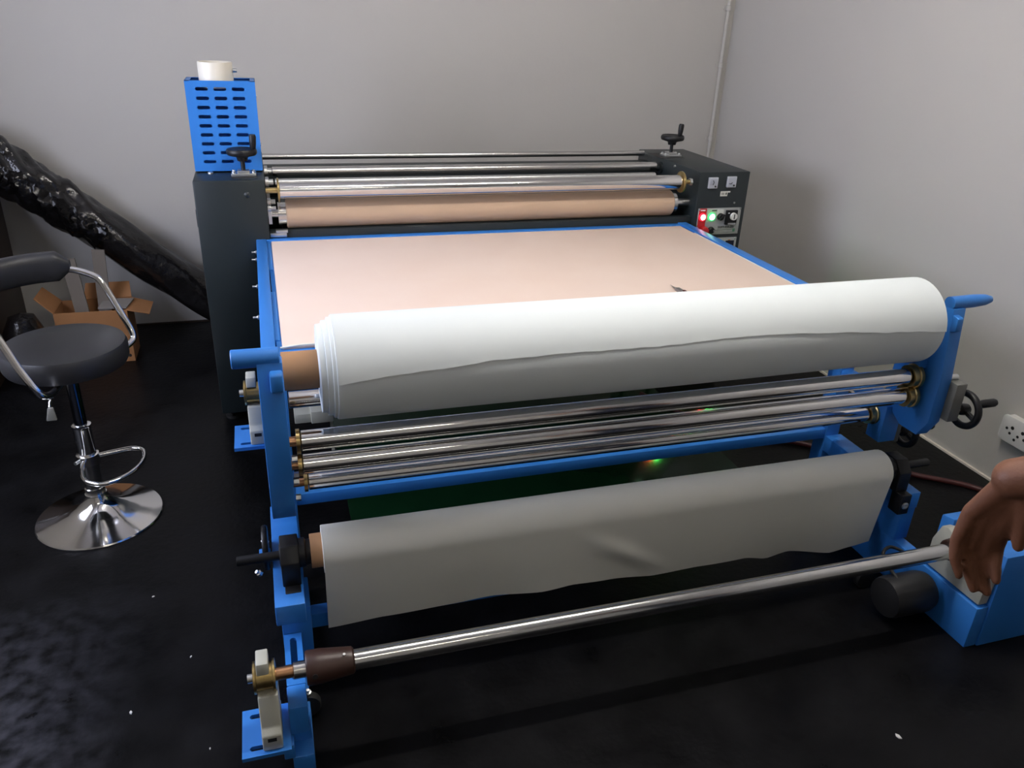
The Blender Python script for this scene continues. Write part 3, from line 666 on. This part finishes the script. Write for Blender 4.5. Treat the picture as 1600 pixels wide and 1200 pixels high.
# ------------------------------------------------------------------ bar stool
SX, SYY, SH = -.63, 2.54, .637
st = thing('bar_stool', 'black padded bar stool with chrome arms, foot ring and round base', 'stool', (SX, SYY, 0))
obj('base', lathe(B(), [(.196, 0), (.197, .003), (.194, .007), (.170, .013), (.130, .024), (.095, .036), (.066, .050), (.046, .066), (.036, .082), (.033, .095), (.001, .095)], (SX, SYY, 0), (0, 0, 1), 72, cap=True), CHROME, st)
obj('lower_column', lathe(B(), [(.031, .09), (.031, .118), (.0275, .120), (.0275, .34), (.029, .342), (.029, .352), (.024, .354)], (SX, SYY, 0), (0, 0, 1), 36), CHROME, st)
obj('gas_lift', cyl(B(), (SX, SYY, .35), (SX, SYY, .565), .019, 28), mat('dark_chrome', (.20, .22, .26), .12, 1.0), st)
obj('seat', lathe(B(), [(.001, .558), (.150, .560), (.170, .566), (.177, .580), (.178, .620), (.172, .633), (.160, .637), (.08, .640), (.001, .640)], (SX, SYY, 0), (0, 0, 1), 64, cap=False), SEATM, st)
obj('seat_plate', bev(box(B(), SX - .07, SX + .07, SYY - .07, SYY + .07, .545, .560), .004), BLACK, st)
def pol(ang, r, z): return (SX + r * math.cos(math.radians(ang)), SYY + r * math.sin(math.radians(ang)), z)
FA = -25
arms = []
for s in (1, -1):
    pts = [pol(FA + s * 60, .05, .552), pol(FA + s * 66, .165, .553), pol(FA + s * 69, .225, .562), pol(FA + s * 72, .245, .585), pol(FA + s * 80, .243, .65),
           pol(FA + s * 87, .240, .715), pol(FA + s * 92, .240, .755), pol(FA + s * 98, .240, .775), pol(FA + s * 110, .240, .792), pol(FA + s * 122, .240, .800)]
    obj('arm_tube', tube(B(), spline(pts, 8), .0105, 14), CHROME, st)
# padded horseshoe back rest
pad = B(); PN = 44; rings = []
for i in range(PN + 1):
    t = i / PN; a = FA + 113 + (360 - 226) * t
    e = 1 - max(0, abs(t - .5) * 2 - .86) / .14; e = max(.12, e) ** .5
    ring = []
    for k in range(20):
        q = 2 * math.pi * k / 20; cx, cz = math.cos(q), math.sin(q)
        rx = .030 * (1 if e > .98 else e) * math.copysign(abs(cx) ** .7, cx); rz = .048 * (1 if e > .98 else e) * math.copysign(abs(cz) ** .7, cz)
        ring.append(pad.verts.new(pol(a, .240 + rx, .808 + rz)))
    rings.append(ring)
for a, b in zip(rings, rings[1:]):
    for k in range(20): pad.faces.new((a[k], a[(k + 1) % 20], b[(k + 1) % 20], b[k]))
pad.faces.new(rings[0][::-1]); pad.faces.new(rings[-1])
obj('back_pad', pad, SEATM, st)
# foot ring: a D shaped loop clamped to the column
fp = [(SX - .012, SYY - .028, .226), (SX + .003, SYY - .120, .228), (SX + .030, SYY - .165, .228), (SX + .08, SYY - .180, .228), (SX + .14, SYY - .135, .228), (SX + .172, SYY - .06, .228), (SX + .165, SYY + .01, .228), (SX + .13, SYY + .035, .228), (SX + .08, SYY + .030, .226), (SX + .02, SYY + .012, .226)]
obj('foot_ring', tube(B(), spline(fp, 8), .0075, 12), CHROME, st)
obj('foot_ring_clamp', lathe(B(), [(.0275, .208), (.034, .210), (.034, .244), (.0275, .246)], (SX, SYY, 0), (0, 0, 1), 28, cap=False), CHROME, st)
obj('clamp_bolt', cyl(B(), (SX - .02, SYY - .03, .234), (SX - .03, SYY - .045, .234), .006, 10), ZINC, st)
# gas lift lever
obj('lift_lever', tube(B(), spline([(SX, SYY - .03, .548), (SX - .01, SYY - .12, .538), (SX - .02, SYY - .175, .528), (SX - .022, SYY - .195, .512)], 6), .004, 8), CHROME, st)
obj('lever_grip', bev(prism(B(), [(SX - .028, .512), (SX - .014, .512), (SX - .010, .470), (SX - .038, .470)], SYY - .202, SYY - .192, 'y'), .003), mat('grey_lever_plastic', (.22, .22, .20), .5), st)

# ------------------------------------------------------------------ things in the left back corner
# black wrapped roll leaning sideways
wr = thing('wrapped_roll', 'long roll wrapped in shiny black plastic leaning along the back wall', 'wrapped roll', (-.8, 4.2, 0))
A0, A1 = Vector((-.22, 4.20, .115)), Vector((-1.29, 4.205, 1.003)); ax = (A1 - A0).normalized(); L_ = (A1 - A0).length
u_, v_ = frame(ax); bm = B(); rings = []
NL, NR = 90, 44
for i in range(NL + 1):
    t = i / NL; c = A0 + ax * (L_ * t); ring = []
    base = .098 + .006 * t + .022 * max(0, (t - .72) / .28) ** 1.5
    if t < .03: base *= (.55 + 15 * t)
    if t > .94: base *= (.35 + .65 * max(0, 1 - ((t - .94) / .06) ** 2) ** .5)
    for k in range(NR):
        q = 2 * math.pi * k / NR
        w_ = .004 * math.sin(3 * q + 9 * t) + .004 * math.sin(5 * q - 23 * t)
        if t > .52: w_ += min(1, (t - .52) * 6) * (.008 * math.sin(4 * q + 31 * t) + .007 * math.sin(7 * q - 47 * t) + random.uniform(-.003, .003))
        ring.append(bm.verts.new(c + (u_ * math.cos(q) + v_ * math.sin(q)) * (base + w_)))
    rings.append(ring)
for a, b in zip(rings, rings[1:]):
    for k in range(NR): bm.faces.new((a[k], a[(k + 1) % NR], b[(k + 1) % NR], b[k]))
bm.faces.new(rings[0][::-1]); bm.faces.new(rings[-1])
obj('plastic_wrap', bm, BAGM, wr)
# loose fold of plastic along the upper half
fold = []
fb = B(); K1, K2 = 40, 8; grid = []
for i in range(K1 + 1):
    t = .50 + .44 * i / K1; c = A0 + ax * (L_ * t); row = []
    for k in range(K2 + 1):
        s = k / K2
        out = Vector((0, -1, 0)) * (.108 + .022 * math.sin(s * math.pi)) + Vector((-.64, 0, -.77)) * (-.05 + .11 * s)
        wob = Vector((random.uniform(-1, 1), random.uniform(-1, .4), random.uniform(-1, 1))) * .006 + Vector((0, -.012 * math.sin(i * .9 + k), .010 * math.sin(i * .55)))
        row.append(fb.verts.new(c + out + wob))
    grid.append(row)
for i in range(K1):
    for k in range(K2): fb.faces.new((grid[i][k], grid[i + 1][k], grid[i + 1][k + 1], grid[i][k + 1]))
r_ = bmesh.ops.solidify(fb, geom=fb.faces[:], thickness=.004)
obj('loose_plastic_fold', fb, BAGM, wr)

# cardboard box
cb = thing('cardboard_box', 'open brown cardboard box with spread flaps on the floor', 'box', (-.83, 4.02, 0))
X0, X1, Y0, Y1, ZT = -.985, -.672, 3.90, 4.09, .262
b = B(); T = .004
box(b, X0, X1, Y0, Y0 + T, 0, ZT); box(b, X0, X1, Y1 - T, Y1, 0, ZT); box(b, X0, X0 + T, Y0 + T, Y1 - T, 0, ZT); box(b, X1 - T, X1, Y0 + T, Y1 - T, 0, ZT); box(b, X0 + T, X1 - T, Y0 + T, Y1 - T, 0, T)
obj('carton', b, CARDB, cb, smooth=False)
def flapb(p, q, d, h):
    bm = B(); p = Vector(p); q = Vector(q); d = Vector(d).normalized() * h; n = (q - p).cross(d).normalized() * .004
    vs_ = [bm.verts.new(v) for v in (p, q, q + d * 1.0 - (q - p) * .04, p + d + (q - p) * .04, p + n, q + n, q + d - (q - p) * .04 + n, p + d + (q - p) * .04 + n)]
    for f in ((0, 1, 2, 3), (7, 6, 5, 4), (0, 4, 5, 1), (1, 5, 6, 2), (2, 6, 7, 3), (3, 7, 4, 0)): bm.faces.new([vs_[i] for i in f])
    return bm
obj('flap', flapb((X0, Y0, ZT), (X0, Y1, ZT), (-.7, 0, .75), .10), CARDB, cb, smooth=False)
obj('flap', flapb((X1, Y0, ZT), (X1, Y1, ZT), (1, -.1, -.25), .10), CARDB, cb, smooth=False)
obj('flap', flapb((X0 + .1, Y1, ZT), (X1, Y1, ZT), (0, .6, .65), .085), CARDB, cb, smooth=False)
obj('hand_hole', cyl(B(), (X1 - .02, Y0 + .0005, .03), (X1 - .02, Y0 - .0006, .03), .008, 16), RUBBER, cb)
# loose boards standing in the box
def board(x, y, w_, h_, tilt, label):
    R_ = Matrix.Rotation(math.radians(tilt), 3, 'Y')
    o = obj('card_board', box(B(), x - w_ / 2, x + w_ / 2, y, y + .012, .010, h_, R_, (x, y, .010)), CARDG, None, False, org=(x, y, .010))
    return tag(o, label, 'board', 'grey boards standing in the cardboard box')
board(-.800, 4.03, .055, .52, 3, 'narrow grey board standing upright in the cardboard box, nearer the wrapped roll')
board(-.868, 4.00, .060, .49, -4, 'narrow grey board standing tilted in the cardboard box, nearer the dark cabinet')
pk = obj('packing_sheet', bev(prism(B(), [(-.80, 3.93), (-.675, 3.915), (-.655, 4.05), (-.79, 4.07)], ZT + .001, ZT + .007, 'z'), .001), mat('grey_packing_card', (.22, .20, .18), .7), None, False, org=(-.73, 4.0, ZT))
tag(pk, 'grey packing sheet lying across the open cardboard box top', 'sheet')
# dark round bag beside the box
bg = lathe(B(), [(.001, 0), (.065, 0), (.085, .05), (.09, .14), (.08, .23), (.052, .295), (.001, .315)], (-1.085, 3.785, 0), (0, 0, 1), 36, cap=False)
for v in bg.verts:
    n = math.sin(v.co.x * 37 + v.co.z * 21) * math.sin(v.co.y * 41 + v.co.z * 17); v.co.x += .006 * n; v.co.y += .006 * n
    if v.co.z < .001: v.co.z = 0
o = obj('rubbish_bag', bg, BAGM, None, True, org=(-1.085, 3.785, 0)); tag(o, 'rounded black plastic bag between the cabinet and cardboard box', 'bag')
# dark cabinet at the left edge
dc = thing('wooden_cabinet', 'dark brown wooden cabinet at the left edge behind the stool', 'cabinet', (-1.35, 3.9, 0))
obj('carcass', bev(box(B(), -1.70, -1.205, 3.60, 4.32, .0, .735), .004), DARKW, dc)
obj('top_board', bev(box(B(), -1.72, -1.195, 3.58, 4.33, .735, .758), .004), DARKW, dc)
for a, b in ((-1.69, -1.457), (-1.448, -1.215)):
    dd = obj('door', bev(box(B(), a, b, 3.582, 3.60, .06, .72), .003), DARKW, dc)
    obj('knob', lathe(B(), [(.006, 0), (.006, .012), (.012, .018), (.010, .026), (.001, .028)], (b - .03 if a < -1.5 else a + .03, 3.582, .45), (0, -1, 0), 14), ZINC, dd)

# ------------------------------------------------------------------ right side small things
# wall socket
ws = thing('wall_socket', 'white square wall socket with round pin holes low on the right wall', 'socket', (XR, 1.93, .25))
def rrect(y0, y1, z0, z1, r):
    out = []
    for (cy, cz, a0) in ((y1 - r, z1 - r, 0), (y0 + r, z1 - r, 90), (y0 + r, z0 + r, 180), (y1 - r, z0 + r, 270)):
        for k in range(5):
            a = math.radians(a0 + 22.5 * k); out.append((cy + r * math.cos(a), cz + r * math.sin(a)))
    return out
obj('back_box', bev(prism(B(), rrect(1.862, 1.998, .202, .298, .014), XR - .030, XR), .002), WHITEP, ws)
obj('face_plate', bev(prism(B(), rrect(1.858, 2.002, .198, .302, .018), XR - .040, XR - .030), .003), WHITEP, ws)
for y, z, r in ((1.972, .252, .0055), (1.955, .238, .0055), (1.950, .262, .007), (1.930, .222, .0055), (1.905, .262, .007), (1.893, .240, .0055), (1.920, .240, .0055)):
    obj('pin_hole', cyl(B(), (XR - .0404, y, z), (XR - .0396, y, z), r, 14), RUBBER, ws)
# red hose on the floor
o = obj('air_hose', tube(B(), spline([(1.60, 3.0, .012), (1.80, 2.60, .012), (2.05, 2.42, .012), (2.22, 2.26, .012), (2.34, 2.10, .012), (2.52, 1.95, .012), (2.60, 1.75, .012), (2.58, 1.4, .012)], 10), .011, 10), HOSE, None, True, org=(2.2, 2.2, 0))
tag(o, 'dark red air hose lying on the black floor by the right wall', 'hose')
# green mat under the machine
o = obj('floor_mat', bev(box(B(), .185, 1.70, 2.10, 3.10, 0, .006), .002), GREENM, None, True, org=(.95, 2.6, 0))
tag(o, 'dark glossy green mat on the floor under the feed table', 'mat')
# scraps on the floor
k = 0
for (x, y, s, lb) in ((.275, 1.17, .006, 'pale scrap on the floor just right of the lower left bearing'), (1.395, 1.06, .009, 'largest pale scrap, on the floor below the black drive motor'), (-.42, 2.06, .004, 'tiny pale scrap on the floor in front of the stool base'), (-.30, 1.78, .004, 0), (-.43, 1.62, .006, 0), (-.24, 1.46, .003, 0), (-.55, 1.47, .005, 0), (-.50, 1.46, .004, 0), (1.18, .94, .006, 'pale scrap on the floor at the bottom edge, right of the middle'), (-.12, 1.29, .004, 0), (-.40, 1.36, .004, 0)):
    bm_ = B(); R_ = Matrix.Rotation(random.uniform(0, 3), 3, 'Z')
    prism(bm_, [((R_ @ Vector((a * s, b * s, 0))).x + x, (R_ @ Vector((a * s, b * s, 0))).y + y) for a, b in ((-1, -.3), (.2, -.5), (1, .1), (.3, .6), (-.6, .4))], 0, .0025, 'z')
    o = obj('paper_scrap', bm_, SCRAP, None, False, org=(x, y, 0)); tag(o, lb or 'tiny pale speck on the black floor left of the machine', 'scrap', 'tiny scraps scattered on the floor')

# ------------------------------------------------------------------ person reaching in from the right
def cone_chain(bm, pts, radii, seg=14):
    for (p, q, a, b) in zip(pts, pts[1:], radii, radii[1:]):
        p = Vector(p); q = Vector(q); L = (q - p).length
        if L < 1e-5: continue
        prof = []
        for k in range(6): an = math.pi / 2 * (1 - k / 6); prof.append((a * math.cos(an), -a * math.sin(an)))
        prof += [(a, 0), (b, L)]
        for k in range(1, 7): an = math.pi / 2 * k / 6; prof.append((b * math.cos(an), L + b * math.sin(an)))
        lathe(bm, prof, p, q - p, seg)
def blob(bm, c, r, sc=(1, 1, 1), seg=20):
    prof = [(math.sin(math.pi * k / 14), -math.cos(math.pi * k / 14)) for k in range(15)]
    b2 = B(); lathe(b2, prof, (0, 0, 0), (0, 0, 1), seg)
    for v in b2.verts: v.co = Vector((c[0] + v.co.x * r * sc[0], c[1] + v.co.y * r * sc[1], c[2] + v.co.z * r * sc[2]))
    me_ = bpy.data.meshes.new('tmp'); b2.to_mesh(me_); b2.free(); bm.from_mesh(me_); bpy.data.meshes.remove(me_)
def fuse(name, bm, material, parent, voxel, smooth_it=6):
    o = obj(name, bm, material, parent)
    r = o.modifiers.new('fuse', 'REMESH'); r.mode = 'VOXEL'; r.voxel_size = voxel; r.use_smooth_shade = True
    s = o.modifiers.new('soft', 'SMOOTH'); s.factor = .5; s.iterations = smooth_it
    dg = bpy.context.evaluated_depsgraph_get(); me = bpy.data.meshes.new_from_object(o.evaluated_get(dg))
    o.modifiers.clear(); old = o.data; o.data = me; me.materials.clear(); me.materials.append(material)
    me.polygons.foreach_set('use_smooth', [True] * len(me.polygons)); bpy.data.meshes.remove(old); return o
pe = thing('person', 'person in dark clothes reaching a bare brown arm in from the right', 'person', (1.50, .22, 0))
bd = B()
W, KN = Vector((.974, .700, 1.035)), None
EL, SHO = Vector((1.130, .500, 1.175)), Vector((1.28, .30, 1.38))
cone_chain(bd, [SHO, EL, EL.lerp(W, .35), EL.lerp(W, .75), W], [.055, .043, .044, .034, .029])
fing = [[(.967, .74, .953), (.968, .75, .893), (.970, .745, .864), (.979, .735, .836)],
        [(.982, .73, .951), (.992, .745, .878), (1.000, .740, .840), (1.012, .730, .808)],
        [(.994, .72, .949), (1.012, .735, .872), (1.021, .730, .835), (1.029, .720, .806)],
        [(.998, .71, .955), (1.024, .725, .888), (1.022, .717, .862), (1.022, .707, .840)]]
for f, w0, r0 in zip(fing, ((.968, .706, 1.02), (.974, .702, 1.02), (.980, .698, 1.02), (.985, .694, 1.02)), (.0085, .0095, .0098, .0092)):
    cone_chain(bd, [w0] + f, [.017, .0135, r0 + .001, r0, r0 - .002])
cone_chain(bd, [(.986, .690, 1.02), (.996, .683, .992), (1.006, .686, .956), (1.016, .690, .918)], [.018, .0155, .0115, .009])
# the rest of the figure, standing and leaning towards the shaft
PELV, CH, NK, HD = Vector((1.52, .20, .92)), Vector((1.46, .26, 1.25)), Vector((1.42, .31, 1.46)), Vector((1.39, .37, 1.60))
cone_chain(bd, [PELV, CH, NK], [.125, .135, .058]); cone_chain(bd, [NK, HD], [.055, .05])
blob(bd, HD + Vector((-.005, .01, .03)), .10, (.78, .95, 1.18)); blob(bd, HD + Vector((-.018, .056, -.035)), .052, (.95, .8, .95))
cone_chain(bd, [HD + Vector((-.018, .094, .042)), HD + Vector((-.022, .110, .014))], [.008, .0115]); blob(bd, HD + Vector((-.021, .094, -.022)), .022, (1.0, .5, .42))
for s in (-1, 1): blob(bd, HD + Vector((s * .074, .0, .015)), .03, (.35, .7, 1))
SHR = Vector((1.60, .20, 1.38)); cone_chain(bd, [CH + Vector((0, 0, .1)), SHO], [.09, .058]); cone_chain(bd, [CH + Vector((0, 0, .1)), SHR], [.09, .058])
cone_chain(bd, [SHR, (1.68, .18, 1.12), (1.66, .28, .90)], [.055, .043, .030]); 
for i in range(4): cone_chain(bd, [(1.66, .28, .90), (1.655 + (i - 1.5) * .016, .305, .825), (1.65 + (i - 1.5) * .016, .325, .765), (1.645 + (i - 1.5) * .015, .325, .73)], [.017, .013, .010, .008])
cone_chain(bd, [(1.655, .28, .88), (1.62, .30, .84), (1.605, .32, .80)], [.016, .012, .009])
for s in (-1, 1):
    hx = 1.52 + s * .09; cone_chain(bd, [(hx, .20, .90), (hx + s * .01, .23, .50), (hx + s * .01, .20, .10)], [.085, .058, .042]); cone_chain(bd, [(hx + s * .01, .20, .06), (hx - .01 + s * .02, .36, .035)], [.042, .032])
fuse('body', bd, SKIN, pe, .0042, 4)
tsh = B(); cone_chain(tsh, [PELV + Vector((0, 0, -.02)), CH, CH + Vector((-.01, .01, .10))], [.145, .152, .115]); cone_chain(tsh, [CH + Vector((0, 0, .1)), SHO, SHO.lerp(EL, .55)], [.10, .073, .066]); cone_chain(tsh, [CH + Vector((0, 0, .1)), SHR, (1.645, .19, 1.24)], [.10, .073, .066])
fuse('shirt', tsh, SHIRT, pe, .009, 4)
tr = B(); cone_chain(tr, [PELV + Vector((0, 0, .02)), PELV + Vector((0, 0, -.04))], [.142, .14])
for s in (-1, 1):
    hx = 1.52 + s * .09; cone_chain(tr, [(hx, .20, .88), (hx + s * .01, .23, .50), (hx + s * .01, .20, .12)], [.10, .074, .066])
fuse('trousers', tr, TROUS, pe, .009, 4)
for s in (-1, 1):
    hx = 1.52 + s * .10; sb = B(); cone_chain(sb, [(hx, .18, .052), (hx, .26, .052), (hx - .01 + s * .01, .40, .042)], [.052, .052, .040])
    o = fuse('shoe', sb, BLACK, pe, .007, 3)
hb = B(); blob(hb, HD + Vector((.0, -.008, .052)), .103, (.82, .95, 1.02)); fuse('hair', hb, HAIR, pe, .007, 2)
for s_ in (-1, 1):
    eb = B(); blob(eb, HD + Vector((-.012 + s_ * .033, .083, .042)), .0115); obj('eye', eb, mat('eye_white', (.55, .52, .48), .3), pe)
    eb = B(); blob(eb, HD + Vector((-.013 + s_ * .033, .0915, .042)), .0052, (1, .8, 1)); obj('pupil', eb, mat('dark_pupil', (.01, .006, .004), .2), pe)
